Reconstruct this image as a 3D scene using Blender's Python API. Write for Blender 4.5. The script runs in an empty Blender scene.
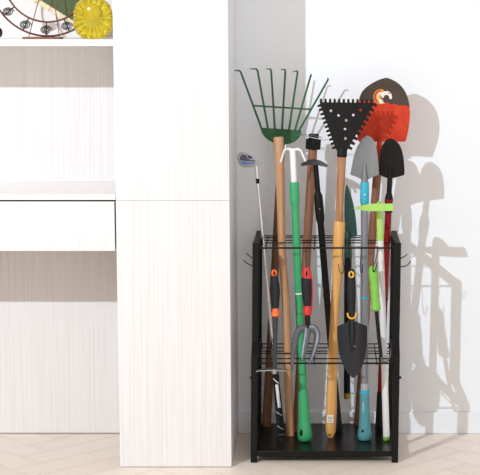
import bpy, bmesh, math, random
from mathutils import Vector, Matrix
random.seed(7)
SC = bpy.context.scene
COL = SC.collection
V = Vector
PI = math.pi

# ------------------------------------------------------------------ camera model
F, CU, CV = 1690.0, 325.0, 237.5
TH = math.radians(7.67)
H = 1.475
CAM = V((0, 0, H))
FWD = V((0, math.cos(TH), -math.sin(TH)))
UP = V((0, math.sin(TH), math.cos(TH)))
XA = V((1, 0, 0))

def ray(u, v):
    return FWD + XA * ((u - CU) / F) + UP * ((CV - v) / F)

def P(u, v, Y):
    """point of the photograph (u, v) at the distance Y from the camera's plane"""
    d = ray(u, v)
    return CAM + d * (Y / d.y)

def Zp(u, v, z):
    d = ray(u, v)
    return CAM + d * ((z - H) / d.z)

def mpp(p):
    return (p - CAM).dot(FWD) / F

WALL = 5.80
FRONT = 5.35          # plane of the cabinet fronts
ZS = 0.039            # top of the rack's tray

class Axis:
    def __init__(self, b, t):
        self.b, self.t = V(b), V(t)
        self.d = (self.t - self.b).normalized()
    def at(self, v, du=0.0):
        n = UP - FWD * ((CV - v) / F)
        dd = self.t - self.b
        k = -(self.b - CAM).dot(n) / dd.dot(n)
        p = self.b + dd * k
        return p + XA * (du * mpp(p))

# ------------------------------------------------------------------ materials
def lin(c):
    return tuple((x / 255 / 12.92) if x / 255 <= 0.04045 else ((x / 255 + 0.055) / 1.055) ** 2.4 for x in c)

MATS = {}
def mat(name, rgb, rough=0.5, metal=0.0, spec=0.5, coat=0.0, noise=0.0, nscale=(40, 40, 40), rgb2=None, bump=0.0, trans=0.0, ior=1.45, detail=3.0):
    if name in MATS:
        return MATS[name]
    m = bpy.data.materials.new(name); m.use_nodes = True
    nt = m.node_tree; b = nt.nodes['Principled BSDF']
    c = lin(rgb)
    b.inputs['Roughness'].default_value = rough
    b.inputs['Metallic'].default_value = metal
    b.inputs['Specular IOR Level'].default_value = spec
    b.inputs['Coat Weight'].default_value = coat
    b.inputs['Transmission Weight'].default_value = trans
    b.inputs['IOR'].default_value = ior
    c2 = lin(rgb2) if rgb2 else tuple(x * (1 - noise) for x in c)
    tc = nt.nodes.new('ShaderNodeTexCoord'); mp = nt.nodes.new('ShaderNodeMapping')
    nz = nt.nodes.new('ShaderNodeTexNoise'); mx = nt.nodes.new('ShaderNodeMix'); mx.data_type = 'RGBA'
    mp.inputs['Scale'].default_value = nscale
    nz.inputs['Scale'].default_value = 1.0; nz.inputs['Detail'].default_value = detail
    nt.links.new(tc.outputs['Object'], mp.inputs['Vector']); nt.links.new(mp.outputs['Vector'], nz.inputs['Vector'])
    rp = nt.nodes.new('ShaderNodeValToRGB')
    rp.color_ramp.elements[0].position = 0.35; rp.color_ramp.elements[1].position = 0.65
    nt.links.new(nz.outputs['Fac'], rp.inputs['Fac'])
    nt.links.new(rp.outputs['Color'], mx.inputs['Factor'])
    mx.inputs['A'].default_value = (*c, 1); mx.inputs['B'].default_value = (*c2, 1)
    nt.links.new(mx.outputs['Result'], b.inputs['Base Color'])
    if bump:
        bp = nt.nodes.new('ShaderNodeBump'); bp.inputs['Strength'].default_value = bump; bp.inputs['Distance'].default_value = 0.002
        nt.links.new(nz.outputs['Fac'], bp.inputs['Height']); nt.links.new(bp.outputs['Normal'], b.inputs['Normal'])
    MATS[name] = m
    return m

WALLM = mat('wall_paint', (234, 240, 247), 0.7, noise=0.01, nscale=(6, 6, 6))
BASEM = mat('baseboard_white', (230, 235, 243), 0.5, noise=0.01)
PANEL = mat('white_woodgrain', (226, 227, 231), 0.5, rgb2=(217, 214, 215), nscale=(260, 260, 2.2), detail=3)
EDGEM = mat('edge_banding', (246, 245, 246), 0.5, noise=0.02)
DARKGAP = mat('drawer_inside', (170, 160, 148), 0.7, noise=0.1)
BLACK = mat('black_powder_coat', (20, 20, 21), 0.5, spec=0.2, noise=0.15, nscale=(60, 60, 60))
WIREM = mat('black_wire', (15, 15, 16), 0.4, spec=0.25, noise=0.1)
TRAY = mat('black_tray', (17, 16, 17), 0.3, spec=0.25, noise=0.2, nscale=(90, 90, 90))
CHROME = mat('chrome', (225, 227, 230), 0.12, 1.0, noise=0.06)
HEADM = mat('forged_head', (188, 191, 196), 0.25, 1.0, noise=0.1)
STEEL = mat('brushed_steel', (176, 180, 185), 0.35, 1.0, noise=0.1, nscale=(200, 200, 20))
GREYPOLE = mat('grey_steel_tube', (136, 139, 148), 0.4, 0.35, noise=0.06)
LTGREY = mat('pale_grey_plastic', (168, 172, 178), 0.5, noise=0.05)
GREYBLADE = mat('grey_painted_blade', (122, 126, 130), 0.45, 0.2, noise=0.05)
FORKM = mat('grey_cast_metal', (98, 101, 110), 0.4, 0.6, noise=0.12)
BLKBLADE = mat('black_blade', (25, 24, 25), 0.5, spec=0.2, noise=0.15)
SLATE = mat('dark_slate_blade', (36, 39, 45), 0.3, 0.3, spec=0.5, noise=0.12)
BLKPLASTIC = mat('black_plastic', (20, 20, 21), 0.5, spec=0.25, noise=0.12)
BLKRUBBER = mat('black_rubber', (36, 37, 41), 0.6, spec=0.25, noise=0.15, nscale=(200, 200, 200))
DKSHAFT = mat('dark_grey_shaft', (62, 63, 68), 0.4, 0.4, noise=0.12)
ORANGE = mat('orange_plastic', (238, 108, 46), 0.45, noise=0.05)
RED = mat('red_plastic', (202, 50, 52), 0.45, noise=0.06)
REDPAINT = mat('red_orange_paint', (206, 66, 40), 0.45, spec=0.25, rgb2=(192, 54, 34), nscale=(25, 25, 25), bump=0.1)
BROWNPAINT = mat('brown_grey_paint', (78, 68, 62), 0.5, spec=0.2, noise=0.1, nscale=(25, 25, 25))
DKRED = mat('dark_red_tube', (126, 22, 20), 0.4, spec=0.25, noise=0.06)
GREEN = mat('green_plastic', (54, 160, 104), 0.42, noise=0.05)
DKGREEN = mat('rake_green_paint', (32, 92, 56), 0.4, noise=0.12)
LEAFGREEN = mat('dark_green_blade', (40, 74, 66), 0.45, 0.2, noise=0.12)
LIME = mat('lime_plastic', (166, 210, 108), 0.42, noise=0.05)
LIMEGRIP = mat('lime_grip', (122, 186, 74), 0.5, noise=0.05)
TEAL = mat('teal_plastic', (78, 146, 156), 0.5, noise=0.06)
CYAN = mat('cyan_plastic', (52, 172, 202), 0.42, noise=0.04)
WHITEP = mat('white_plastic', (228, 229, 232), 0.42, noise=0.02)
YELLOW = mat('yellow_plastic', (236, 180, 62), 0.45, noise=0.05)
GOLD = mat('brass_cap', (176, 140, 50), 0.35, 0.6, noise=0.1)
BLUE = mat('blue_enamel', (96, 132, 200), 0.4, noise=0.08)
DKBLUE = mat('dark_blue_enamel', (38, 56, 128), 0.4, noise=0.08)
WOODL = mat('light_wood', (196, 154, 118), 0.5, rgb2=(178, 132, 96), nscale=(90, 90, 3.5), detail=5, bump=0.15)
WOODR = mat('reddish_wood', (150, 106, 82), 0.5, rgb2=(126, 84, 62), nscale=(90, 90, 4), detail=5, bump=0.2)
WOODD = mat('dark_brown_wood', (124, 86, 60), 0.55, rgb2=(98, 66, 44), nscale=(80, 80, 3), detail=5, bump=0.2)
WOODM = mat('mid_brown_wood', (178, 132, 96), 0.5, rgb2=(156, 110, 76), nscale=(90, 90, 4), detail=5, bump=0.15)
BAMBOO = mat('golden_lacquered_wood', (220, 172, 108), 0.36, rgb2=(204, 150, 84), nscale=(90, 90, 3), detail=5)
PAPER = mat('paper_white', (235, 235, 232), 0.6, noise=0.02)
INK = mat('ink', (50, 50, 52), 0.6, noise=0.05)
EM_GOLD = mat('emblem_gold', (224, 160, 66), 0.45, noise=0.03)
EM_RED = mat('emblem_orange', (190, 72, 34), 0.45, noise=0.03)
EM_WHITE = mat('emblem_white', (232, 228, 222), 0.45, noise=0.03)
BRONZE = mat('copper_bronze', (128, 82, 66), 0.45, 0.2, noise=0.2, nscale=(60, 60, 60))
IRON = mat('dark_iron', (46, 40, 40), 0.45, 0.2, noise=0.15)
CREAM = mat('cream_frame', (226, 216, 186), 0.5, rgb2=(206, 194, 160), nscale=(80, 20, 80))
OLIVE = mat('olive_green_print', (72, 84, 46), 0.6, noise=0.15, nscale=(30, 30, 30))

def glass_mat():
    m = bpy.data.materials.new('yellow_glass'); m.use_nodes = True
    nt = m.node_tree; b = nt.nodes['Principled BSDF']
    b.inputs['Base Color'].default_value = (*lin((255, 240, 84)), 1)
    b.inputs['Roughness'].default_value = 0.06
    b.inputs['Transmission Weight'].default_value = 0.72
    b.inputs['IOR'].default_value = 1.4
    nz = nt.nodes.new('ShaderNodeTexNoise'); nz.inputs['Scale'].default_value = 60
    bp = nt.nodes.new('ShaderNodeBump'); bp.inputs['Strength'].default_value = 0.03
    nt.links.new(nz.outputs['Fac'], bp.inputs['Height']); nt.links.new(bp.outputs['Normal'], b.inputs['Normal'])
    return m
GLASS = glass_mat()

# ------------------------------------------------------------------ mesh helpers
class MB:
    def __init__(self):
        self.v, self.f, self.m = [], [], []
        self.cur = 0
    def add(self, vs, fs):
        o = len(self.v)
        self.v += [V(p) for p in vs]
        for f in fs:
            self.f.append([i + o for i in f]); self.m.append(self.cur)
        return self
    def box(self, x0, x1, y0, y1, z0, z1):
        vs = [(x, y, z) for x in (x0, x1) for y in (y0, y1) for z in (z0, z1)]
        return self.add(vs, [(0, 1, 3, 2), (4, 6, 7, 5), (0, 4, 5, 1), (2, 3, 7, 6), (0, 2, 6, 4), (1, 5, 7, 3)])
    def tube(self, pts, rad, n=12, cap=True, flat=None, closed=False):
        """sweep of an ellipse; flat = factors of the radius along the depth"""
        pts = [V(p) for p in pts]; N = len(pts)
        if not hasattr(rad, '__len__'): rad = [rad] * N
        if flat is None: flat = [1.0] * N
        elif not hasattr(flat, '__len__'): flat = [flat] * N
        ts = []
        for i in range(N):
            if closed: t = pts[(i + 1) % N] - pts[i - 1]
            else: t = pts[min(i + 1, N - 1)] - pts[max(i - 1, 0)]
            ts.append(t.normalized())
        ref = V((0, 1, 0))
        if abs(ts[0].y) > 0.9: ref = V((0, 0, 1))
        a = ts[0].cross(ref).normalized()
        vs, fs = [], []
        for i in range(N):
            a = (a - ts[i] * a.dot(ts[i])).normalized()
            b = ts[i].cross(a)
            for k in range(n):
                w = 2 * PI * k / n
                vs.append(pts[i] + a * (math.cos(w) * rad[i]) + b * (math.sin(w) * rad[i] * flat[i]))
        L = N if closed else N - 1
        for i in range(L):
            j = (i + 1) % N
            for k in range(n):
                q = (k + 1) % n
                fs.append((i * n + k, i * n + q, j * n + q, j * n + k))
        if cap and not closed:
            fs.append(tuple(range(n - 1, -1, -1))); fs.append(tuple((N - 1) * n + k for k in range(n)))
        return self.add(vs, fs)
    def ball(self, c, r, s=(1, 1, 1), nu=14, nv=8):
        c = V(c); vs = [c + V((0, 0, r * s[2]))]; fs = []
        for i in range(1, nv):
            p = PI * i / nv
            for k in range(nu):
                w = 2 * PI * k / nu
                vs.append(c + V((r * s[0] * math.sin(p) * math.cos(w), r * s[1] * math.sin(p) * math.sin(w), r * s[2] * math.cos(p))))
        vs.append(c - V((0, 0, r * s[2])))
        for k in range(nu): fs.append((0, 1 + k, 1 + (k + 1) % nu))
        for i in range(nv - 2):
            for k in range(nu):
                a, b = 1 + i * nu + k, 1 + i * nu + (k + 1) % nu
                fs.append((a, a + nu, b + nu, b))
        e = len(vs) - 1; o = 1 + (nv - 2) * nu
        for k in range(nu): fs.append((e, o + (k + 1) % nu, o + k))
        return self.add(vs, fs)
    def plate(self, pts, thick):
        """closed outline of 3-D points with thickness vector"""
        n = len(pts); t = V(thick); pts = [V(p) for p in pts]
        vs = pts + [p + t for p in pts]
        fs = [tuple(range(n)), tuple(range(2 * n - 1, n - 1, -1))]
        for i in range(n):
            j = (i + 1) % n
            fs.append((i, i + n, j + n, j))
        return self.add(vs, fs)
    def holed(self, outer, holes, thick):
        """flat outline with true holes, extruded"""
        bm = bmesh.new(); loops = []
        for lp in [outer] + holes:
            vv = [bm.verts.new(p) for p in lp]; loops.append(vv)
            for i in range(len(vv)): bm.edges.new((vv[i], vv[(i + 1) % len(vv)]))
        bmesh.ops.triangle_fill(bm, use_beauty=True, edges=bm.edges[:])
        bm.verts.index_update()
        base = [v.co.copy() for v in bm.verts]; n = len(base); t = V(thick)
        fs = [tuple(v.index for v in f.verts) for f in bm.faces]
        allf = fs + [tuple(i + n for i in reversed(f)) for f in fs]
        for vv in loops:
            for i in range(len(vv)):
                a, b = vv[i].index, vv[(i + 1) % len(vv)].index
                allf.append((a, b, b + n, a + n))
        bm.free()
        return self.add(base + [p + t for p in base], allf)
    def grid(self, rows, thick):
        """rows of points (equal lengths) given a thickness vector"""
        R, C = len(rows), len(rows[0]); t = V(thick)
        vs = [V(p) for r in rows for p in r]; n = len(vs); vs += [p + t for p in vs]
        fs = []
        for i in range(R - 1):
            for k in range(C - 1):
                a = i * C + k
                fs.append((a, a + 1, a + C + 1, a + C)); fs.append((a + n, a + C + n, a + C + 1 + n, a + 1 + n))
        ring = [k for k in range(C)] + [i * C + C - 1 for i in range(1, R)] + [(R - 1) * C + k for k in range(C - 2, -1, -1)] + [i * C for i in range(R - 2, 0, -1)]
        for i in range(len(ring)):
            a, b = ring[i], ring[(i + 1) % len(ring)]
            fs.append((a, a + n, b + n, b))
        return self.add(vs, fs)
    def build(self, name, mats, parent=None, origin=None, ang=35, bevel=0.0):
        base = V((0, 0, 0))
        if parent is not None: base = V(parent['_abs'])
        elif origin is not None: base = V(origin)
        me = bpy.data.meshes.new(name)
        me.from_pydata([tuple(p - base) for p in self.v], [], self.f)
        if not isinstance(mats, (list, tuple)): mats = [mats]
        for m in mats: me.materials.append(m)
        me.polygons.foreach_set('material_index', self.m)
        bm = bmesh.new(); bm.from_mesh(me)
        bmesh.ops.remove_doubles(bm, verts=bm.verts, dist=1e-6)
        bmesh.ops.recalc_face_normals(bm, faces=bm.faces)
        bm.to_mesh(me); bm.free()
        me.shade_smooth(); me.set_sharp_from_angle(angle=math.radians(ang))
        o = bpy.data.objects.new(name, me); COL.objects.link(o)
        if parent is not None: o.parent = parent
        else: o.location = base
        o['_abs'] = tuple(base)
        if bevel:
            b = o.modifiers.new('bevel', 'BEVEL'); b.width = bevel; b.segments = 2; b.limit_method = 'ANGLE'
        return o

def thing(name, label, cat, loc, group=None):
    o = bpy.data.objects.new(name, None); COL.objects.link(o)
    o.location = loc; o.empty_display_size = 0.05
    o['_abs'] = tuple(loc); o['label'] = label; o['category'] = cat
    if group: o['group'] = group
    return o

def tag(o, label, cat, group=None):
    o['label'] = label; o['category'] = cat
    if group: o['group'] = group
    return o

def struct(o):
    o['kind'] = 'structure'; return o

def interp(tab, v):
    """smooth (monotone-ish) lookup in rows (v, a, b, ...)"""
    if v <= tab[0][0]: return tab[0][1:]
    for i in range(len(tab) - 1):
        if tab[i][0] <= v <= tab[i + 1][0]:
            k = (v - tab[i][0]) / (tab[i + 1][0] - tab[i][0])
            return tuple(a + (b - a) * k for a, b in zip(tab[i][1:], tab[i + 1][1:]))
    return tab[-1][1:]

def rod(ax, tab, n=14, flat=None, du=None):
    """tube along an axis: tab of (v, radius px) or (v, radius px, sideways px)"""
    pts, rad = [], []
    for row in tab:
        p = ax.at(row[0], row[2] if len(row) > 2 else 0.0)
        pts.append(p); rad.append(row[1] * mpp(p))
    return MB().tube(pts, rad, n, flat=flat)

def blade_rows(ax, tab, scoop, n=9, steps=22, ridge=0.0, tilt=0.0):
    """rows of a dished blade: tab of (v, left px, right px)"""
    v0, v1 = tab[0][0], tab[-1][0]; rows = []
    half = max(b - a for _, a, b in tab) / 2
    for i in range(steps + 1):
        v = v0 + (v1 - v0) * (i / steps)
        a, b = interp(tab, v)
        c = ax.at(v)
        row = []
        cu = (a + b) / 2
        for k in range(n):
            u = a + (b - a) * k / (n - 1)
            s = (u - cu) / half
            y = c.y - scoop * s * s - ridge * max(0, 1 - abs(s) * 3.0) + tilt * s
            row.append(P(u, v, y))
        rows.append(row)
    return rows

def rnd(tab, k=4):
    """rounder outline: Catmull-Rom through rows (v, a, b)"""
    out = []
    n = len(tab)
    for i in range(n - 1):
        p0, p1, p2, p3 = tab[max(i - 1, 0)], tab[i], tab[i + 1], tab[min(i + 2, n - 1)]
        for j in range(k):
            t = j / k
            out.append(tuple([p1[0] + (p2[0] - p1[0]) * t] + [0.5 * ((2 * p1[q]) + (-p0[q] + p2[q]) * t + (2 * p0[q] - 5 * p1[q] + 4 * p2[q] - p3[q]) * t * t + (-p0[q] + 3 * p1[q] - 3 * p2[q] + p3[q]) * t ** 3) for q in (1, 2)]))
    out.append(tab[-1])
    return out

def spl(pts, k=5):
    pts = [V(p) for p in pts]; out = []; n = len(pts)
    for i in range(n - 1):
        p0, p1, p2, p3 = pts[max(i - 1, 0)], pts[i], pts[i + 1], pts[min(i + 2, n - 1)]
        for j in range(k):
            t = j / k
            out.append(0.5 * ((2 * p1) + (p2 - p0) * t + (2 * p0 - 5 * p1 + 4 * p2 - p3) * t * t + (3 * p1 - p0 - 3 * p2 + p3) * t ** 3))
    out.append(pts[-1])
    return out

# ================================================================== SETTING
w = MB(); w.box(-2.8, 2.6, WALL, WALL + 0.1, 0, 2.6)
struct(w.build('wall_back', WALLM))
b = MB(); b.box(-0.32, 2.6, WALL - 0.012, WALL, 0, 0.078)
b.build('baseboard_back', BASEM, bevel=0.003)['kind'] = 'structure'

def floor():
    x0, x1, y0, y1 = -2.8, 2.6, -0.6, WALL + 0.1
    mb = MB(); mb.add([(x0, y0, -0.0006), (x1, y0, -0.0006), (x1, y1, -0.0006), (x0, y1, -0.0006)], [(0, 1, 2, 3)])
    L, W, g = 0.66, 0.11, 0.0009
    n = int(round(L / W)); c = s = math.sqrt(0.5)
    cols = [0.0]
    R = 60
    for i in range(-R, R):
        for j in range(-R // 2, R // 2):
            # herringbone: horizontal block and vertical block of a lattice
            bx, by = (i + j * n) * W, (i - j * n) * W
            for (ax0, ay0, ax1, ay1) in ((bx, by, bx + L, by + W), (bx, by + W, bx + W, by + W + L)):
                q = [(ax0 + g, ay0 + g), (ax1 - g, ay0 + g), (ax1 - g, ay1 - g), (ax0 + g, ay1 - g)]
                q = [(c * a - s * d, s * a + c * d + 2.6) for a, d in q]
                mx, my = sum(p[0] for p in q) / 4, sum(p[1] for p in q) / 4
                if mx < x0 - 0.4 or mx > x1 + 0.4 or my < y0 - 0.4 or my > y1 + 0.4: continue
                for ax_, lim, sg in ((0, x0, 1), (0, x1, -1), (1, y0, 1), (1, y1, -1)):     # clip to the room
                    r_ = []
                    for k_ in range(len(q)):
                        a, d = q[k_], q[(k_ + 1) % len(q)]
                        da, dd = (a[ax_] - lim) * sg, (d[ax_] - lim) * sg
                        if da >= 0: r_.append(a)
                        if (da < 0) != (dd < 0):
                            t_ = da / (da - dd); r_.append((a[0] + (d[0] - a[0]) * t_, a[1] + (d[1] - a[1]) * t_))
                    q = r_
                    if len(q) < 3: break
                if len(q) < 3: continue
                mb.add([(a, d, 0.0) for a, d in q], [tuple(range(len(q)))]); cols.append(random.uniform(0.05, 1))
    me = bpy.data.meshes.new('floor')
    me.from_pydata([tuple(p) for p in mb.v], [], mb.f)
    at = me.attributes.new('plank', 'FLOAT', 'FACE'); at.data.foreach_set('value', cols)
    m = bpy.data.materials.new('pale_oak_planks'); m.use_nodes = True
    nt = m.node_tree; bs = nt.nodes['Principled BSDF']; bs.inputs['Roughness'].default_value = 0.45
    a = nt.nodes.new('ShaderNodeAttribute'); a.attribute_name = 'plank'
    rp = nt.nodes.new('ShaderNodeValToRGB')
    e = rp.color_ramp.elements
    e[0].position = 0.0; e[0].color = (*lin((228, 214, 200)), 1)
    e[1].position = 1.0; e[1].color = (*lin((244, 234, 224)), 1)
    k = e.new(0.02); k.color = (*lin((237, 226, 215)), 1)
    tc = nt.nodes.new('ShaderNodeTexCoord'); mp = nt.nodes.new('ShaderNodeMapping'); nz = nt.nodes.new('ShaderNodeTexNoise')
    mp.inputs['Rotation'].default_value = (0, 0, PI / 4); mp.inputs['Scale'].default_value = (14, 14, 14)
    nz.inputs['Detail'].default_value = 5
    nt.links.new(tc.outputs['Object'], mp.inputs['Vector']); nt.links.new(mp.outputs['Vector'], nz.inputs['Vector'])
    mx = nt.nodes.new('ShaderNodeMix'); mx.data_type = 'RGBA'; mx.blend_type = 'MULTIPLY'; mx.inputs['Factor'].default_value = 0.1
    nt.links.new(a.outputs['Fac'], rp.inputs['Fac']); nt.links.new(rp.outputs['Color'], mx.inputs['A']); nt.links.new(nz.outputs['Fac'], mx.inputs['B'])
    nt.links.new(mx.outputs['Result'], bs.inputs['Base Color'])
    me.materials.append(m)
    o = bpy.data.objects.new('floor', me); COL.objects.link(o); struct(o)
floor()

# ================================================================== CABINETS
XL, XR = -0.6665, -0.3045
ZSEAM = 0.8735
tc_ = thing('tall_cabinet', 'tall white wood-grain cabinet column standing left of the tool rack', 'cabinet', ((XL + XR) / 2, FRONT + 0.22, 0))
mb = MB(); mb.box(XL, XR, FRONT + 0.018, WALL - 0.001, 0.0, 2.3); mb.build('carcass', PANEL, tc_)
mb = MB(); mb.box(XL, XR - 0.0, FRONT, FRONT + 0.0175, 0.002, ZSEAM - 0.0004); mb.build('door', PANEL, tc_, bevel=0.0005)
mb = MB(); mb.box(XL, XR - 0.0, FRONT, FRONT + 0.0175, ZSEAM + 0.0004, 2.295); mb.build('door', PANEL, tc_, bevel=0.0005)

DX0, DX1 = -2.2, XL - 0.0015
BP = WALL - 0.012
dk = thing('wall_desk_unit', 'white wood-grain desk and shelf unit left of the tall cabinet', 'desk', ((DX0 + DX1) / 2, WALL - 0.2, 0))
mb = MB(); mb.box(DX0, DX1, BP, WALL - 0.001, 0.004, 2.3); mb.build('back_panel', PANEL, dk)
mb = MB(); mb.box(DX0, DX1, FRONT, BP, 0.8755, 0.892); mb.build('countertop', EDGEM, dk, bevel=0.001)
mb = MB(); mb.box(DX0, DX1, FRONT + 0.028, BP, 1.3620, 1.3825); mb.build('shelf', EDGEM, dk, bevel=0.001)
mb = MB(); mb.box(DX0 + 0.02, DX1 - 0.0045, FRONT + 0.02, BP, 0.715, 0.870); mb.build('drawer_box', DARKGAP, dk)
mb = MB(); mb.box(DX0 + 0.02, DX1 - 0.0035, FRONT, FRONT + 0.018, 0.711, 0.8695); mb.build('drawer_front', PANEL, dk, bevel=0.0008)
mb = MB(); mb.box(DX0 - 0.02, DX0, FRONT, WALL - 0.001, 0.0, 2.3); mb.build('side_panel', PANEL, dk)

# ================================================================== RACK
RY0, RY1 = 5.404, 5.772        # lower section, foot to back
RU = 5.456                     # the upper section's front is set back
RXL, RXR = -0.2446, 0.2400
PW, PD = 0.0212, 0.022
ZT = P(326, 243.2, RU).z
ZB0, ZB1 = P(326, 357.5, RY0).z, P(326, 341, RU).z      # slanted stretch of the front posts
LEAN = 0.0115
rack = thing('tool_rack', 'black metal two-tier garden tool rack standing against the white wall', 'tool rack', (0, (RY0 + RY1) / 2, 0))
def square(x, knots, sx, sy):
    """square tube through (y, z) knots, the frame leaning a little to the right"""
    m = MB(); vs = []; fs = []
    for y, z in knots:
        for (a, b) in ((-1, -1), (1, -1), (1, 1), (-1, 1)):
            vs.append((x + LEAN * z + a * sx / 2, y + b * sy / 2, z))
    n = len(knots)
    for i in range(n - 1):
        for k in range(4): fs.append((i * 4 + k, i * 4 + (k + 1) % 4, i * 4 + 4 + (k + 1) % 4, i * 4 + 4 + k))
    fs += [(3, 2, 1, 0), (n * 4 - 4, n * 4 - 3, n * 4 - 2, n * 4 - 1)]
    m.add(vs, fs); return m
yf, yu, yb_ = RY0 + PD / 2, RU + PD / 2, RY1 - PD / 2
for xo in (RXL + PW / 2, RXR - PW / 2):
    square(xo, [(yf, 0), (yf, ZB0), (yu, ZB1), (yu, ZT)], PW, PD).build('post', BLACK, rack, bevel=0.002)
    square(xo, [(yb_, 0), (yb_, ZT)], PW, PD).build('post', BLACK, rack, bevel=0.002)
    for z0, z1, y0 in ((ZT - 0.022, ZT - 0.001, yu), (0.330, 0.350, yf), (0.030, 0.050, yf)):
        x = xo + LEAN * (z0 + z1) / 2
        MB().box(x - PW / 2 + 0.001, x + PW / 2 - 0.001, y0 + PD / 2, yb_ - PD / 2, z0, z1).build('side_bar', BLACK, rack, bevel=0.002)
# tray
TY1 = 5.784
t = MB(); t.box(RXL + PW, RXR - PW, RY0 + 0.003, TY1, ZS - 0.004, ZS)
t.box(RXL + PW, RXR - PW, RY0 + 0.002, RY0 + 0.006, 0.021, ZS)
t.build('tray', TRAY, rack, bevel=0.001)
# wire grids
Z1 = P(326, 248.0, RU + 0.006).z
Z2 = P(326, 363.3, RY0 + 0.026).z
ROWS1 = [RU + 0.006, 5.585, 5.6475, 5.7145, 5.762]         # the poles stand in the gaps between the wires
ROWS2 = [RY0 + 0.026, 5.505, 5.5913, 5.6297, 5.6853, 5.7555]
for z, rows in ((Z1, ROWS1), (Z2, ROWS2)):
    xl, xr = RXL + PW + LEAN * z - 0.004, RXR - PW + LEAN * z + 0.004
    for i, y in enumerate(rows):
        r = 0.0030 if i == 0 else 0.0020
        MB().tube([(xl, y, z), (xr, y, z)], r, 8).build('grid_wire', WIREM, rack)
    for xx in ((xl + 0.006, -0.195, -0.035, xr - 0.006) if z == Z1 else (xl + 0.006, -0.035, 0.1705, xr - 0.006)):
        MB().tube([(xx, rows[0], z - 0.004), (xx, rows[-1], z - 0.004)], 0.0020, 8).build('cross_wire', WIREM, rack)
# side hooks and bolts
def side_hook(pts):
    MB().tube(spl([P(u, v, y) for u, v, y in pts], 5), 0.0016, 8).build('side_hook', WIREM, rack)
side_hook([(254, 259, 5.47), (250, 256.5, 5.47), (246.4, 253.2, 5.465)])
side_hook([(254, 266, 5.50), (250, 264.8, 5.50), (246, 262.5, 5.495), (243.6, 260.2, 5.49)])
side_hook([(399, 259, 5.47), (403.5, 257, 5.47), (407.2, 254, 5.465)])
side_hook([(398, 266, 5.50), (403, 266.6, 5.50), (408, 264.6, 5.495), (410.6, 261, 5.49)])
bx = P(400, 377.5, RY0 + 0.011)
MB().tube([bx - XA * 0.004, bx + XA * 0.004], 0.0045, 10).build('bolt', BLACK, rack)
bx = P(252, 377.5, RY0 + 0.011)
MB().tube([bx - XA * 0.006, bx + XA * 0.002], 0.0045, 10).build('bolt', BLACK, rack)

# ================================================================== LONG TOOLS
def base(u, v, back=0.0):
    p = Zp(u, v, ZS + 0.0015); p.y += back; return p

# --- golf club
ax = Axis(base(281.2, 436, 0.006), P(256.6, 170, 5.525))
g = thing('golf_club', 'chrome golf iron with blue badge, standing head up in the rack', 'golf club', ax.b)
rod(ax, [(182, 1.35), (260, 1.7), (330, 2.0), (374, 2.2)], 12).build('shaft', CHROME, g)
rod(ax, [(165.5, 1.75), (170, 1.7), (180, 1.55)], 12).build('hosel', CHROME, g)
rod(ax, [(178.6, 1.8), (183.4, 1.7)], 12).build('ferrule', BLKPLASTIC, g)
gr = rod(ax, [(371, 2.9), (374, 3.2), (395, 3.4), (425, 3.9), (433, 4.4), (435.5, 4.2)], 14).build('grip', BLKRUBBER, g)
def grip_patch(v0, v1, a0, a1, w0):
    rows = []
    for i in range(8):
        v = v0 + (v1 - v0) * i / 7; p = ax.at(v); r = interp([(374, 3.2), (395, 3.4), (425, 3.9), (433, 4.4)], v)[0] * mpp(p) + 0.0004
        a = a0 + (a1 - a0) * i / 7
        rows.append([p + V((math.sin(a + q) * r, -math.cos(a + q) * r, 0)) for q in (-w0, -w0 / 2, 0, w0 / 2, w0)])
    MB().grid(rows, (0, 0.0006, 0)).build('winding_band', PAPER, gr)
grip_patch(384, 407, 0.1, 0.3, 0.45)
grip_patch(378, 383, -0.9, 0.8, 0.22)
grip_patch(411, 415, -0.9, 0.9, 0.14)
grip_patch(425, 429, -0.9, 0.9, 0.12)

rod(ax, [(432.6, 4.5), (434.4, 4.5)], 14).build('silver_ring', STEEL, gr)
yh = ax.at(166).y
out = [(257.2, 167.3), (254.3, 166.6), (249, 167.6), (243.5, 167.6), (240.3, 166), (238.2, 162.8), (237, 158.3), (237.6, 155), (239.6, 152.9), (242.5, 152.6), (247, 153.7), (251, 155.5), (254.6, 158), (257, 160.6), (258, 163.8)]
def hy(u): return yh - 0.004 + (257 - u) * 0.0006
hd = MB().plate([P(u, v, hy(u)) for u, v in out], (0, 0.012, 0)).build('club_head', HEADM, g, bevel=0.003)
def inset(o, name, mt, dy=0.0022):
    MB().plate([P(u, v, hy(u) - 0.0012) for u, v in o], (0, dy, 0)).build(name, mt, hd)
inset([(239.6, 160), (240.3, 156.5), (242.5, 154.7), (246, 155.5), (247.5, 158.6), (251, 160.4), (255, 160.2), (255.3, 161.4), (247, 161.6)], 'cavity', FORKM)
inset([(239.9, 160.6), (247, 162.6), (254.6, 162.2), (254.4, 164.0), (248, 164.9), (243, 164.9), (241, 163.2)], 'blue_stripe', BLUE)
inset([(247.2, 155.2), (250, 155.9), (252.6, 157.6), (251.5, 159), (248.6, 158.4)], 'blue_badge', DKBLUE)

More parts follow.
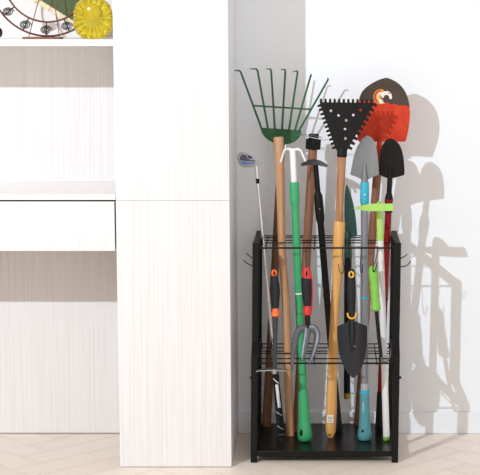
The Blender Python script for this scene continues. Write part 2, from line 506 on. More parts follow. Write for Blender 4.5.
# --- green garden rake
ax = Axis(base(266.4, 426.6, 0.010), P(282.0, 140, 5.727))
rk = thing('garden_rake', 'green seven-tine rake on a dark brown wooden handle, tines up', 'rake', ax.b)
rod(ax, [(141, 3.5), (180, 3.9), (300, 4.2), (427.3, 4.5)], 16).build('handle', WOODD, rk)
YR = 5.722
arc = [(260.2, 128.8), (270, 129.8), (285, 130.6), (301.5, 132.0)]
for i in range(1, 14):
    w_ = PI * i / 14
    arc.append((281 + 20.4 * math.cos(w_) + 1.0 * math.sin(w_), 130.6 + 15.4 * math.sin(w_) + 1.0 * math.cos(w_)))
hd = MB().plate([P(u, v, YR - 0.014) for u, v in arc], (0, 0.003, 0)).build('rake_head', DKGREEN, rk)
rod(ax, [(137, 3.9), (150, 4.1)], 14).build('socket', DKGREEN, rk)
tines = [((262, 131), (240.2, 72), (-0.018, 0.001)), ((268.2, 131), (257.2, 70.2), (-0.023, 0.0)), ((275, 132), (271, 70.3), (-0.014, 0.0)),
         ((282, 133), (285.4, 70.8), (-0.014, 0.0)), ((288.6, 134), (297.8, 72.2), (-0.016, -0.003)), ((294.6, 133), (310.8, 77), (0.0015, 0.006)), ((299, 132), (328.2, 81), (-0.001, 0.006))]
for (b0, t0, hk) in tines:
    p0, p1 = P(b0[0], b0[1], YR - 0.016), P(t0[0], t0[1], YR - 0.026)
    p2 = p1 + V((hk[0], -0.022, hk[1]))
    MB().tube([p0, p0.lerp(p1, 0.5), p1 - (p1 - p0).normalized() * 0.006, p1 + V((hk[0] * 0.15, -0.004, 0.0)), p1.lerp(p2, 0.4), p2], [0.0036, 0.0034, 0.0032, 0.0032, 0.0032, 0.002], 8, flat=0.7).build('tine', DKGREEN, hd)
MB().tube([P(252, 107, YR - 0.021), P(311.5, 110.8, YR - 0.021)], 0.0030, 8).build('cross_bar', DKGREEN, hd)

# --- light wooden stick
ax = Axis(base(290.4, 436, 0.008), P(278.4, 138, 5.612))
ls = MB(); pts, rad = [], []
for v, r, du in [(138, 4.6, 0), (139, 5.2, 0), (160, 4.9, 0), (190, 4.3, 0), (250, 3.9, -1.0), (280, 3.8, -0.2), (300, 4.0, 0.8), (340, 4.0, 0.6), (390, 3.9, 0), (436.6, 3.9, 0)]:
    p = ax.at(v, du); pts.append(p); rad.append(r * mpp(p))
ls.tube(pts, rad, 16)
o = ls.build('wooden_handle', WOODL, None, ax.b, bevel=0.001)
tag(o, 'bare pale wooden pole with sawn top end in front of the green rake', 'pole')

# --- reddish handle with black socket and wire prongs
ax = Axis(base(295.8, 432, 0.008), P(313.2, 146, 5.682))
cw = thing('wire_weeder', 'reddish wooden-handled weeder with black square socket and thin wire prongs', 'weeder', ax.b)
rod(ax, [(149, 4.4), (200, 4.5), (300, 4.2), (432.5, 3.4)], 16).build('handle', WOODR, cw)
c = ax.at(146); a1 = ax.at(150.5); a0 = ax.at(139.8)
MB().tube([a1, a0], 0.0265, 4).build('socket', BLKBLADE, cw, bevel=0.003)
c0 = ax.at(137.5)
MB().box(c0.x - 0.017, c0.x + 0.017, c0.y - 0.012, c0.y + 0.012, c0.z - 0.007, c0.z + 0.009).build('head_block', BLKBLADE, cw, bevel=0.002)
Yc = c0.y - 0.014
MB().tube(spl([P(294.5, 136.4, Yc - 0.01), P(303, 135.8, Yc), P(313, 136.6, Yc), P(322, 138.6, Yc - 0.01)], 4), 0.0012, 6).build('prong', FORKM, cw)
MB().tube(spl([P(299.5, 136.9, Yc - 0.004), P(309, 138.0, Yc - 0.004), P(320, 140.2, Yc - 0.012), P(328, 140.8, Yc - 0.02)], 4), 0.0016, 6).build('prong', STEEL, cw)

# --- green handled cultivator
ax = Axis(base(305.2, 439.5, -0.018), P(292.6, 150, 5.525))
cu = thing('hand_cultivator', 'long green-handled cultivator with white three-prong claw at its top', 'cultivator', ax.b)
rod(ax, [(148.5, 2.6), (150, 3.1), (186, 3.0)], 14).build('upper_shaft', WHITEP, cu)
rod(ax, [(182, 4.2), (184, 4.7), (200, 4.9), (204, 4.7), (206.5, 3.8)], 16).build('collar', GREEN, cu)
rod(ax, [(205, 3.8), (260, 3.9), (350, 4.0), (394, 4.1)], 16).build('shaft', GREEN, cu)
rod(ax, [(292.6, 4.05), (294, 4.05)], 16).build('ring', WHITEP, cu)
rod(ax, [(313, 4.05), (313.6, 4.05)], 16).build('seam_ring', DKGREEN, cu)
gp = rod(ax, [(390, 4.3), (392, 4.7), (410, 5.6), (425, 6.4), (431, 7.2), (435, 7.5), (438.5, 7.0), (440.6, 5.2), (441, 4.4)], 18).build('grip', GREEN, cu)
p = ax.at(431.5, -3.0); MB().ball(p + V((0, -0.0195, 0)), 0.0095, (0.75, 0.5, 1.35)).build('hang_hole', BLKPLASTIC, gp)
cl = MB()
y0 = ax.at(150).y
cl.tube(spl([P(293, 150, y0), P(288, 148.6, y0 - 0.006), P(284.6, 150.4, y0 - 0.015), P(282.6, 156, y0 - 0.02), P(280.4, 162.4, y0 - 0.022)], 5), 0.0036, 8, flat=0.7)
cl.tube(spl([P(293, 150, y0), P(298, 149.2, y0 - 0.006), P(300.8, 151, y0 - 0.014), P(303.2, 156, y0 - 0.019), P(305.6, 161.4, y0 - 0.022)], 5), 0.0038, 8, flat=0.7)
cl.tube(spl([P(293, 149.6, y0), P(289, 148.6, y0 + 0.01), P(285.4, 148.4, y0 + 0.02), P(285.8, 144.6, y0 + 0.026)], 5), 0.0024, 8)
cl.tube([P(283.4, 149.5, y0 - 0.004), P(301.8, 150.2, y0 - 0.004)], 0.0022, 8)
cl.build('claw', WHITEP, cu)

# --- black hoe
ax = Axis(base(338.3, 431.5, 0.0), P(315.8, 168, 5.605))
ho = thing('hoe', 'black hoe with curved blade on a black telescoping pole', 'hoe', ax.b)
rod(ax, [(166, 2.6), (196, 2.7)], 12).build('upper_pole', BLKPLASTIC, ho)
rod(ax, [(193, 2.9), (196.5, 4.3), (210, 4.6), (219, 4.3), (224, 3.3)], 16).build('collar', BLKPLASTIC, ho)
p = ax.at(209); MB().ball(p + V((0.001, -0.0152, 0)), 0.0028).build('screw', STEEL, ho)
rod(ax, [(222, 3.3), (300, 3.3), (385, 3.4)], 14).build('lower_pole', BLACK, ho)
rod(ax, [(294.5, 3.6), (298, 3.6)], 14).build('ring', BLKPLASTIC, ho)
rod(ax, [(380, 3.6), (384, 4.0), (424, 4.2), (430, 4.8), (432, 4.0)], 14).build('grip', BLKRUBBER, ho)
yb = ax.at(168).y
rows = []
for i in range(5):
    k = i / 4
    row = []
    for q in range(13):
        s = q / 12 * 2 - 1
        u = 314.3 + 13.8 * s * (1 - 0.10 * k)
        v = 160.4 + 5.2 * abs(s) ** 2.0 + 0.6 * s
        pnt = P(u, v, yb + 0.008)
        row.append(pnt + V((0, -0.035 * k, -0.0145 * k * (1 - 0.8 * s * s))))
    rows.append(row)
MB().grid(rows, (0, 0, 0.0018)).build('blade', DKSHAFT, ho)

# --- triangular scraper
ax = Axis(base(330.3, 438.5, 0.01), P(342.2, 150, 5.535))
ts = thing('toothed_scraper', 'triangular black toothed scraper on wooden pole with golden lacquered grip', 'scraper', ax.b)
rod(ax, [(152, 4.4), (170, 4.1), (225, 3.7)], 16).build('pole', WOODM, ts)
gtab = [(221.5, 5.0, 0.4), (223, 5.7, 0.3), (240, 5.8, 0.2), (262, 5.3, 0.2), (280, 4.9, 0.2), (300, 4.5, -0.5), (325, 4.4, -0.8), (350, 4.8, -0.8), (385, 5.0, -0.4), (405, 5.5, -0.2), (422, 5.5, -0.1), (432, 5.0, 0.2), (437, 3.2, 0.6), (438.3, 1.8, 0.6)]
gp = rod(ax, gtab, 18, flat=[0.9] * 6 + [0.95] * 3 + [0.8, 0.75, 0.7, 0.7, 0.7]).build('grip', BAMBOO, ts)
st = ax.at(418.3)
cx = st + V((-0.003, -0.0143, 0))
m = MB(); m.box(cx.x - 0.010, cx.x + 0.010, cx.y - 0.0008, cx.y + 0.001, cx.z - 0.013, cx.z + 0.013)
m.cur = 1
for i in range(6):
    xx = cx.x - 0.007 + i * 0.0026
    m.box(xx, xx + 0.0012, cx.y - 0.0010, cx.y - 0.0007, cx.z - 0.002, cx.z + 0.009)
for i in range(2):
    zz = cx.z - 0.006 - i * 0.0035
    m.box(cx.x - 0.007, cx.x + 0.006, cx.y - 0.0010, cx.y - 0.0007, zz, zz + 0.0014)
m.build('price_sticker', [PAPER, INK], gp)
p = ax.at(434.3, -0.6); MB().ball(p + V((-0.001, -0.0085, 0)), 0.0036).build('hang_hole', BLKPLASTIC, gp)
YT = ax.at(125).y - 0.006
def teeth(a, b, n, depth, side):
    """toothed edge from a to b in photo px, teeth to the given side"""
    out = []
    d = V((b[0] - a[0], b[1] - a[1])); L = d.length; d.normalize(); nn = V((d.y, -d.x)) * side
    st_ = L / n
    for i in range(n):
        for (k, e) in ((0.0, 0), (0.08, 1), (0.52, 1), (0.60, 0)):
            q = V((a[0], a[1])) + d * ((i + k) * st_) + nn * (depth * e)
            out.append((q.x, q.y))
    return out
A_, B_, C1, C2 = (319.6, 102.6), (374.4, 103.2), (347.0, 151), (336.8, 151)
out = teeth(A_, B_, 12, 3.6, 1) + teeth(B_, C1, 10, 3.6, 1) + [C1, C2] + teeth((335.6, 149), A_, 11, 3.4, 1)
holes = []
for (u, v, r) in ((331.0, 111.2, 1.3), (338.5, 115.8, 1.2), (345.0, 129.4, 1.2), (353.3, 115.4, 1.3), (360.6, 110.4, 1.3)):
    holes.append([P(u + r * math.cos(2 * PI * k / 12), v + r * math.sin(2 * PI * k / 12), YT) for k in range(12)])
MB().holed([P(u, v, YT) for u, v in out], holes, (0, 0.0035, 0)).build('toothed_plate', BLKBLADE, ts, ang=20)
for (u, v) in ((346.2, 120.6), (345.4, 138.8)):
    q = P(u, v, YT); MB().tube([q + V((0, 0.001, 0)), q + V((0, -0.003, 0))], [0.0056, 0.0045], 12).build('bolt', STEEL, ts)
rod(ax, [(147, 3.6), (149, 5.0), (157, 5.0)], 14).build('socket', BLKBLADE, ts)

# --- red shovel
ax = Axis(base(357.2, 425, 0.006), P(379.2, 150, 5.655))
sh = thing('shovel', 'red-orange shovel with brown tip and eagle emblem, blade up', 'shovel', ax.b)
rod(ax, [(158, 4.4), (200, 4.2), (300, 4.0), (425.3, 3.2)], 16).build('handle', WOODR, sh)
stab = rnd([(78.6, 385.6, 387.2), (80.2, 380, 391.6), (83, 374, 396.8), (87, 367.6, 401.4), (92, 362.6, 405.0), (98, 359.6, 407.6), (106, 358.4, 409.4), (116, 357.4, 410.0), (128, 356.9, 408.8), (136, 357.2, 407.4), (141, 357.8, 406.0), (142.6, 359, 405.4)], 4)
def shy(u, v):
    s = (u - 383) / 26
    return ax.at(v).y + 0.004 - 0.016 * s * s - 0.010 * math.exp(-((u - 381.5) / 4.0) ** 2) * min(1, max(0, (v - 106) / 34))
bl = MB(); rows = []
NR = 44
for i in range(NR + 1):
    v = 78.8 + (142.6 - 78.8) * i / NR
    a, b_ = interp(stab, v)
    rows.append([P(a + (b_ - a) * k / 20, v, shy(a + (b_ - a) * k / 20, v)) for k in range(21)])
bl.grid(rows, (0, 0.0022, 0))
for i, f in enumerate(bl.f):
    c = sum((bl.v[j] for j in f), V()) / len(f)
    # colour border rises to the left
    d = c - CAM; uu = CU + F * d.x / d.dot(FWD); vv = CV - F * d.dot(UP) / d.dot(FWD)
    bl.m[i] = 1 if vv < 102.2 + max(uu - 375, 0) * 0.15 else 0
blo = bl.build('blade', [REDPAINT, BROWNPAINT], sh)
rod(ax, [(139, 2.2), (146, 3.0), (160, 4.7), (168, 4.7)], 14, ).build('socket', REDPAINT, sh)
em = MB()
def patch(pts, mi, lift):
    em.cur = mi
    em.plate([P(u, v, shy(u, v) - lift) for u, v in pts], (0, 0.0008, 0))
def arcpts(cu, cv, r, a0, a1, n=14, k=1.0):
    return [(cu + r * math.cos(math.radians(a0 + (a1 - a0) * i / n)), cv + k * r * math.sin(math.radians(a0 + (a1 - a0) * i / n))) for i in range(n + 1)]
cu_, cv_ = 380.8, 97.6
patch(arcpts(cu_, cv_, 7.6, -70, -285, 18) + arcpts(cu_ + 1.4, cv_ + 0.2, 4.6, -285, -70, 18), 0, 0.0026)
patch(arcpts(cu_, cv_, 6.9, -90, -250, 16) + arcpts(cu_ + 0.7, cv_ + 0.1, 5.6, -250, -90, 16), 1, 0.0032)
patch(arcpts(cu_ + 1.2, cv_, 4.8, -100, -270, 12) + arcpts(cu_ + 2.6, cv_ + 0.2, 3.0, -270, -100, 12), 2, 0.0029)
patch([(381.6, 93.6), (384.6, 92.0), (388.4, 92.0), (391.0, 94.2), (392.2, 97.4), (391.6, 100.0), (389.4, 99.8), (389.0, 97.2), (387.2, 95.6), (384.4, 96.4), (383.2, 99.2), (381.6, 98.0), (380.8, 95.6)], 2, 0.0034)
patch([(388.0, 93.4), (389.6, 93.8), (390.2, 95.0), (388.8, 94.8)], 1, 0.0040)
patch([(379.0, 95.4), (380.8, 96.6), (381.2, 99.4), (379.4, 100.4), (378.2, 98.4)], 0, 0.0034)
patch([(377.6, 102.2), (380.4, 101.6), (382.8, 102.4), (384.8, 104.2), (380.6, 104.2)], 2, 0.0034)
em.build('eagle_emblem', [EM_GOLD, EM_RED, EM_WHITE], sh)

# --- grey trowel on teal pole
ax = Axis(base(364.6, 438.5, -0.016), P(364.6, 183, 5.555))
gt = thing('long_trowel', 'grey trowel blade on a long grey pole with teal grip', 'trowel', ax.b)
ttab = rnd([(136.2, 367.0, 368.2), (138, 363.6, 371.4), (142, 360.4, 374.2), (148, 357.0, 376.2), (156, 354.0, 377.6), (166, 352.0, 378.4), (172, 350.9, 378.8), (175.4, 350.6, 378.6), (177.6, 356.5, 373.0), (180.0, 361.0, 368.6)], 4)
rows = blade_rows(ax, ttab, 0.012, 11, 30)
MB().grid(rows, (0, 0.002, 0)).build('blade', GREYBLADE, gt)
rod(ax, [(164, 1.2), (172, 2.4), (178, 3.3), (186, 3.4)], 14).build('neck', GREYBLADE, gt)
rod(ax, [(182.6, 4.0), (184, 4.4), (203.5, 4.5), (204.5, 4.0)], 16).build('collar', CYAN, gt)
p = ax.at(195); MB().ball(p + V((0, -0.0145, 0)), 0.0032).build('rivet', WHITEP, gt)
rod(ax, [(203, 3.65), (300, 3.65), (386, 3.7)], 16).build('pole', GREYPOLE, gt)
rod(ax, [(297, 3.95), (299.4, 3.95)], 16).build('ring', CYAN, gt)
rod(ax, [(384, 3.95), (392, 3.95)], 16).build('sleeve', LTGREY, gt)
gp = rod(ax, [(390.8, 4.4), (392.5, 4.8), (405, 4.9), (420, 5.5), (428, 6.2), (434, 7.1), (438, 7.2), (440, 6.2), (440.6, 5.2)], 18).build('grip', TEAL, gt)
rod(ax, [(390.4, 4.9), (393.6, 4.95)], 16).build('grip_collar', CYAN, gp)
p = ax.at(430.8, -1.4); MB().ball(p + V((0, -0.0175, 0)), 0.0090, (0.8, 0.5, 1.1)).build('hang_hole', BLKPLASTIC, gp)
m = MB()
for i in range(6):
    q = ax.at(403 + i * 1.7, -1.6); m.box(q.x - 0.0016, q.x + 0.0018, q.y - 0.0162, q.y - 0.0135, q.z - 0.0018, q.z + 0.0012)
m.build('printed_mark', PAPER, gp)

# --- black trowel on red pole
ax = Axis(base(379.0, 431, 0.006), P(389.9, 178, 5.585))
bt = thing('long_trowel', 'black trowel blade on a dark red pole near the right post', 'trowel', ax.b)
ttab = rnd([(139.8, 389.8, 391.0), (141.6, 386.0, 395.2), (146, 382.8, 399.4), (152, 380.6, 402.0), (160, 379.4, 403.6), (168, 378.7, 404.3), (174, 378.4, 404.4), (177, 380.6, 403.4), (179.4, 386.4, 393.6)], 4)
rows = blade_rows(ax, ttab, 0.012, 11, 28, ridge=0.003)
MB().grid(rows, (0, 0.002, 0)).build('blade', BLKBLADE, bt)
rod(ax, [(168, 1.2), (175, 2.5), (185, 2.6), (196, 2.6)], 14).build('neck', BLKBLADE, bt)
rod(ax, [(194.5, 2.8), (199, 4.0), (213, 4.2), (213.6, 3.6)], 16).build('collar', BLKPLASTIC, bt)
rod(ax, [(200.4, 4.25), (203, 4.3)], 16).build('ring', DKRED, bt)
rod(ax, [(213, 3.3), (300, 3.2), (394, 3.1)], 16).build('pole', DKRED, bt)
rod(ax, [(298.8, 3.5), (301, 3.5)], 16).build('joint', BLKPLASTIC, bt)
rod(ax, [(392.5, 3.3), (394, 3.6), (425, 3.8), (429, 4.4), (431.8, 3.8)], 16).build('grip', BLKPLASTIC, bt)

# --- lime and white draw hoe
ax = Axis(base(386.4, 439.6, -0.008), P(379.4, 208, 5.478))
lh = thing('weeding_hoe', 'lime green pointed hoe head on a white pole by the right post', 'hoe', ax.b)
rod(ax, [(238, 3.2), (330, 3.2), (436.6, 3.3)], 16).build('pole', WHITEP, lh)
rod(ax, [(436.4, 3.5), (439.6, 3.4), (440.6, 2.6)], 16).build('end_cap', LIMEGRIP, lh)
rod(ax, [(211, 2.6), (216, 3.3), (240.5, 3.5)], 16).build('socket', LIME, lh)
y0 = ax.at(208).y
rows = []
for i in range(6):
    k = i / 5
    row = []
    for q in range(17):
        s = q / 16
        u = 353.0 + 40.6 * s
        half = 4.2 * min(1, (s / 0.42) ** 0.7) if s > 0 else 0.0
        top = 207.6 - half * (0.95 if s < 0.8 else 0.9)
        v = top + 2 * half * 0.88 * k + 1.0 * (1 - s)
        bow = -0.030 * math.sin(PI * min(1, s * 1.05)) 
        row.append(P(u, v, y0 - 0.040 - 0.034 * s - 0.018 * k + bow * 0.3))
    rows.append(row)
hb = MB().grid(rows, (0, 0.003, 0)).build('hoe_blade', LIME, lh)
MB().tube(spl([ax.at(216), ax.at(208) + V((0, 0.003, 0)), ax.at(203.6) + V((0.0, -0.012, 0)), ax.at(205.5) + V((0, -0.05, 0))], 4), [0.0085] * 6 + [0.0095] * 3 + [0.0105] * 3 + [0.007], 12).build('neck', LIME, lh)

# --- dark green leaf shaped weeder
ax = Axis(P(346.9, 398, 5.70), P(347.6, 240, 5.70))
lw = thing('leaf_weeder', 'short dark green leaf-shaped weeder hung among the poles, brass end cap', 'weeder', ax.b)
ltab = rnd([(184.8, 346.2, 347.2), (190, 344.9, 349.4), (200, 344.3, 352.4), (210, 344.2, 354.6), (222, 344.6, 356.2), (232, 345.2, 356.9), (235.5, 345.8, 356.8), (238.6, 346.2, 351.6)], 4)
MB().grid(blade_rows(ax, ltab, 0.004, 9, 28), (0, 0.002, 0)).build('blade', LEAFGREEN, lw)
rod(ax, [(232, 2.6), (236, 3.2), (257, 3.4)], 14).build('socket', LEAFGREEN, lw)
rod(ax, [(256, 3.2), (300, 3.3), (394, 3.1)], 14).build('handle', BLACK, lw)
rod(ax, [(393, 3.4), (397.5, 3.5), (398.4, 2.8)], 14).build('end_cap', GOLD, lw)

# ================================================================== HANGING TOOLS
YH = RU - 0.020      # hung from the upper front rail
YL = RY0 - 0.012     # lower ends lean out over the middle rail
def grip_hole(u, v, r_out, r_in, mt, mt2, parent, Y):
    c = P(u, v, Y)
    ring = [c + V((math.cos(2 * PI * k / 16) * r_out, 0, math.sin(2 * PI * k / 16) * r_out * 1.3)) for k in range(16)]
    MB().tube(ring, r_in, 8, closed=True).build('hang_loop', mt, parent)

# hand hoe
ax = Axis(P(274.4, 373, YL), P(274.6, 269, YH))
hh = thing('hand_hoe', 'hand hoe with black and orange grip hung from the front rail', 'hoe', ax.b)
gp = rod(ax, [(276, 2.6, -0.2), (279, 3.4, 0), (285, 4.2, 0.8), (293, 4.4, 1.1), (302, 3.9, 1.0), (310, 3.0, 1.0), (313, 2.8, 0.9)], 16).build('grip', BLKRUBBER, hh)
rod(ax, [(308, 3.1, 1.0), (309.5, 3.3, 1.0), (312, 3.5, 1.0), (313, 4.2, 0.9), (316, 4.3, 0.9), (316.8, 3.0, 0.9)], 16).build('collar', ORANGE, gp)
grip_hole(274.2, 273.2, 0.0066, 0.0036, ORANGE, None, gp, YH)
rod(ax, [(316, 2.5, 0.9), (340, 2.3, 0.4), (372, 2.1, 0)], 12).build('shaft', DKSHAFT, hh)
rows = []
for i in range(5):
    k = i / 4
    row = []
    for q in range(13):
        s = q / 12
        u = 256.2 + 31.5 * s
        lo = 0.022 * (math.sin(PI * min(1, 0.08 + s * 0.9)) ** 0.6)
        base_ = P(u, 371.6 - 1.8 * math.sin(PI * s) ** 0.6, YL)
        row.append(base_ + V((0, lo * (0.5 - k) * 1.6, 0.0)))
    rows.append(row)
MB().grid(rows, (0, 0, 0.003)).build('hoe_head', STEEL, hh)
rod(ax, [(369, 3.0), (372, 3.0), (374, 2.2)], 12).build('ferrule', STEEL, hh)

# hand fork
YM = YH + (YL - YH) * 0.45
ax = Axis(P(308, 330, YM), P(306.6, 268, YH))
hf = thing('hand_fork', 'three-tine hand fork with black and red grip hung from the front rail', 'hand fork', ax.b)
gp = rod(ax, [(277, 4.4, -0.2), (279, 5.2, -0.4), (285, 5.2, -0.4), (295, 5.0, -0.3), (303, 4.2, 0), (309, 3.6, 0)], 16).build('grip', BLKRUBBER, hf)
rod(ax, [(306, 3.9), (308.5, 4.2), (312, 4.5), (314.6, 4.2), (315.4, 3.0)], 16).build('collar', RED, gp)
rod(ax, [(267.4, 2.6), (268.4, 3.8), (272, 4.7), (276, 5.0), (281, 4.6)], 16).build('red_cap', RED, gp)
MB().tube(spl([ax.at(278, 4.6), ax.at(285, 5.1), ax.at(295, 5.0), ax.at(303, 4.4), ax.at(309, 3.9)], 4), 0.0028, 8).build('red_rim', RED, gp)
MB().ball(ax.at(273.8) + V((0, -0.0135, 0)), 0.0056, (0.7, 0.5, 1.7)).build('hang_hole', BLKPLASTIC, gp)
rod(ax, [(314, 2.6), (327, 2.4), (331, 3.0)], 14).build('neck', BLKPLASTIC, hf)
def tine(pts, rads):
    MB().tube(spl([P(u, v, y) for u, v, y in pts], 6), [a * 0.0043 for a in sum([[rads[i] + (rads[i + 1] - rads[i]) * j / 6 for j in range(6)] for i in range(len(rads) - 1)], []) + [rads[-1]]], 10, flat=0.6).build('tine', FORKM, hf)
tine([(308, 328.5, YM), (301.5, 328.2, YM - 0.002), (297.2, 334, YM - 0.009), (294.6, 345, YM - 0.018), (292.8, 358, YM - 0.026), (291.9, 370.5, YM - 0.034)], [2.4, 2.8, 2.8, 2.3, 1.6, 0.5])
tine([(307.6, 328.5, YM - 0.002), (306.6, 337, YM - 0.009), (304.6, 347, YM - 0.018), (302.2, 360, YM - 0.034)], [2.6, 2.5, 2.2, 0.6])
tine([(308, 328.5, YM), (314, 328.6, YM - 0.002), (317.2, 335, YM - 0.009), (315.6, 345, YM - 0.018), (312.6, 355, YM - 0.026), (309.8, 363.5, YM - 0.034)], [2.4, 2.8, 2.7, 2.4, 1.7, 0.5])

# hand trowel
ax = Axis(P(352.5, 377, YL), P(351.2, 270, YH))
ht = thing('hand_trowel', 'dark hand trowel with black and yellow grip hung from the front rail', 'trowel', ax.b)
gp = rod(ax, [(269.2, 2.2), (270.4, 3.3), (274, 3.9), (279, 4.0), (288, 4.5), (300, 4.3), (310, 3.9), (318, 3.4)], 16).build('grip', BLKRUBBER, ht)
grip_hole(351.3, 274.6, 0.0070, 0.0030, YELLOW, None, gp, YH - 0.0135)
MB().ball(P(351.3, 274.6, YH - 0.0115), 0.0052, (0.8, 0.5, 1.2)).build('hang_hole', BLKPLASTIC, gp)
MB().tube(spl([ax.at(312.6, -4.2) + V((0, -0.006, 0)), ax.at(316.4, -3.4) + V((0, -0.008, 0)), ax.at(317.8, 0) + V((0, -0.013, 0)), ax.at(316.4, 3.4) + V((0, -0.008, 0)), ax.at(312.6, 4.2) + V((0, -0.006, 0))], 5), 0.0028, 8).build('yellow_trim', YELLOW, gp)
rod(ax, [(316, 3.2), (324, 2.8), (332, 3.2), (342, 2.2), (352, 1.0)], 14).build('neck', SLATE, ht)
ttab = rnd([(321.5, 347.6, 356.0), (324, 344.0, 361.0), (325.6, 338.0, 366.6), (328, 337.2, 367.0), (340, 337.6, 367.0), (350, 338.8, 366.2), (360, 341.2, 364.2), (368, 344.4, 361.6), (374, 348.4, 358.2), (377.6, 352.2, 354.8)], 4)
bl = MB().grid(blade_rows(ax, ttab, 0.022, 13, 36), (0, 0.002, 0)).build('blade', SLATE, ht)

m = MB()
for du, wd in ((-1.4, 0.002), (0.6, 0.0026), (2.6, 0.0018)):
    q = ax.at(346.2, 1.4 + du); m.box(q.x - wd, q.x + wd, q.y - 0.0016, q.y + 0.0002, q.z - 0.001, q.z + 0.001)
m.build('stamped_mark', STEEL, bl)

# lime handled hook
ax = Axis(P(381.4, 358, YL), P(372.8, 266, YH))
lk = thing('hand_weeder', 'hand weeder with lime finger-grooved grip hung near the right post', 'weeder', ax.b)
gp = rod(ax, [(266.2, 2.4, -0.4), (267.4, 3.6, -0.4), (270, 4.5, -0.3), (275, 4.9, -0.2), (279, 4.7, -0.3), (283, 4.0, -0.4), (287, 4.7, -0.4), (291, 4.0, -0.5), (296, 4.7, -0.5), (300, 3.8, -0.7), (304, 4.5, -0.8), (309.5, 4.7, -0.8), (311.2, 2.8, -0.9)], 18).build('grip', LIMEGRIP, lk)
q = ax.at(271.2, 0.2); MB().ball(q + V((0, -0.0125, 0)), 0.0052, (0.9, 0.6, 1)).build('hang_hole', BLKPLASTIC, gp)
rod(ax, [(310, 1.9, -0.6), (340, 1.9, -0.5), (357, 1.6, 0)], 12).build('shaft', BLKPLASTIC, lk)
MB().tube(spl([ax.at(355), ax.at(359.5, 0.4), P(384, 362, YL), P(388.2, 360.4, YL), P(390.4, 354.6, YL - 0.004), P(390.2, 348.5, YL - 0.008)], 5), [0.0038] * 12 + [0.003] * 8 + [0.0022] * 6, 8).build('hook_tip', FORKM, lk)

# S hooks on the front rail
def s_hook(pts, label):
    RY = RU + 0.006
    top = pts[0]
    p = P(top[0], 248.0, RY)
    r = 0.0052
    loop = [p + V((0, math.sin(w) * r, math.cos(w) * r)) for w in [math.radians(a) for a in (150, 90, 40, 0, -40, -90)]]
    rest = [P(u, v, y) for u, v, y in pts]
    o = MB().tube(loop + spl(rest, 5), 0.00135, 8).build('s_hook', WIREM, None, p)
    tag(o, label, 'hook', 'black S hooks on the front rail')
s_hook([(272.4, 254, YH + 0.012), (273.8, 264, YH + 0.012), (274.2, 272, YH + 0.014), (274.3, 275.4, YH + 0.004), (274.3, 274.2, YH - 0.010), (273.6, 271, YH - 0.014)], 'black wire hook holding the orange-ended hand hoe')
s_hook([(306, 254, YH + 0.014), (306, 264, YH + 0.014), (306.2, 269, YH - 0.010), (306.2, 274, YH - 0.020), (306.4, 277, YH - 0.016), (307, 275, YH - 0.013)], 'black wire hook holding the red-rimmed hand fork')
s_hook([(342.6, 254, YH + 0.015), (343.6, 264, YH + 0.010), (343.8, 270, YH + 0.004), (342.0, 273.4, YH), (339.6, 271.4, YH), (338.5, 264, YH - 0.004)], 'empty black wire hook in front of the golden lacquered grip')
s_hook([(351.6, 253, YH + 0.015), (351.2, 262, YH + 0.012), (351.2, 270, YH + 0.010), (351.4, 275.6, YH + 0.004), (351.4, 275, YH - 0.012), (351.0, 272, YH - 0.016)], 'black wire hook holding the yellow-ringed hand trowel')
s_hook([(361.2, 254, YH + 0.015), (360.4, 262, YH + 0.010), (360.4, 270, YH + 0.004), (361.4, 273.0, YH), (362.4, 270, YH), (362.6, 264, YH - 0.004)], 'empty black wire hook in front of the grey pole')
s_hook([(378.0, 252, YH + 0.015), (375.6, 260, YH + 0.010), (373.0, 267.6, YH - 0.012), (373.2, 271, YH - 0.022), (375.4, 270, YH - 0.020), (377.4, 262, YH - 0.010)], 'black wire hook holding the lime-gripped hand weeder')

# ================================================================== SHELF ORNAMENTS
SZ = 1.3826
YW = 5.44
def q2(u, v, y): return P(u, v, y)
cw0 = P(43, 38, YW)
wl = thing('wheel_ornament', 'bronze ring ornament with iron spirals standing on the upper shelf', 'ornament', V((cw0.x, YW, SZ)))
mp_ = mpp(cw0)
cx = P(48, 38, YW).x; R1 = 57 * mp_; R2 = 43 * mp_
MB().box(cw0.x - 0.061, cw0.x + 0.061, YW - 0.03, YW + 0.03, SZ, SZ + 0.007).build('base_plate', BRONZE, wl, bevel=0.001)
cz = SZ + 0.0095 + R1
for R_, r_, mt in ((R1, 0.0032, BRONZE), (R2, 0.0030, BRONZE)):
    ring = [V((cx + R_ * math.sin(2 * PI * k / 72), YW, cz - R_ * math.cos(2 * PI * k / 72))) for k in range(72)]
    MB().tube(ring, r_, 8, closed=True, flat=2.6).build('rim', mt, wl)
for k in range(15):
    a = 2 * PI * k / 15 - 0.03
    rd = V((math.sin(a), 0, -math.cos(a)))
    c = V((cx, YW, cz)) + rd * ((R1 + R2) / 2 + 0.003)
    bar = MB().tube([V((cx, YW, cz)) + rd * (R2 - 0.002), V((cx, YW, cz)) + rd * (R1 - 0.001)], 0.0022, 8).build('spacer', IRON, wl)
    sp = [c + V((0.019 * (1 - i / 70) * math.cos(i * 0.33), -0.004 - 0.00008 * i, 0.0135 * (1 - i / 70) * math.sin(i * 0.33))) for i in range(60)]
    MB().tube(sp, 0.0017, 6).build('spiral', IRON, bar)
hub = V((cx, YW + 0.012, cz))
for s in (-1, 1):
    MB().tube([V((cw0.x + s * 0.05, YW + 0.02, SZ + 0.004)), hub + V((s * 0.01, 0.008, 0))], 0.0014, 8).build('stand_leg', BRONZE, wl)
for k in range(3):
    a = 2 * PI * k / 3 + PI
    MB().tube([V((cx, YW, cz)), V((cx + R2 * math.sin(a), YW, cz - R2 * math.cos(a)))], 0.0016, 6).build('spoke', BRONZE, wl)
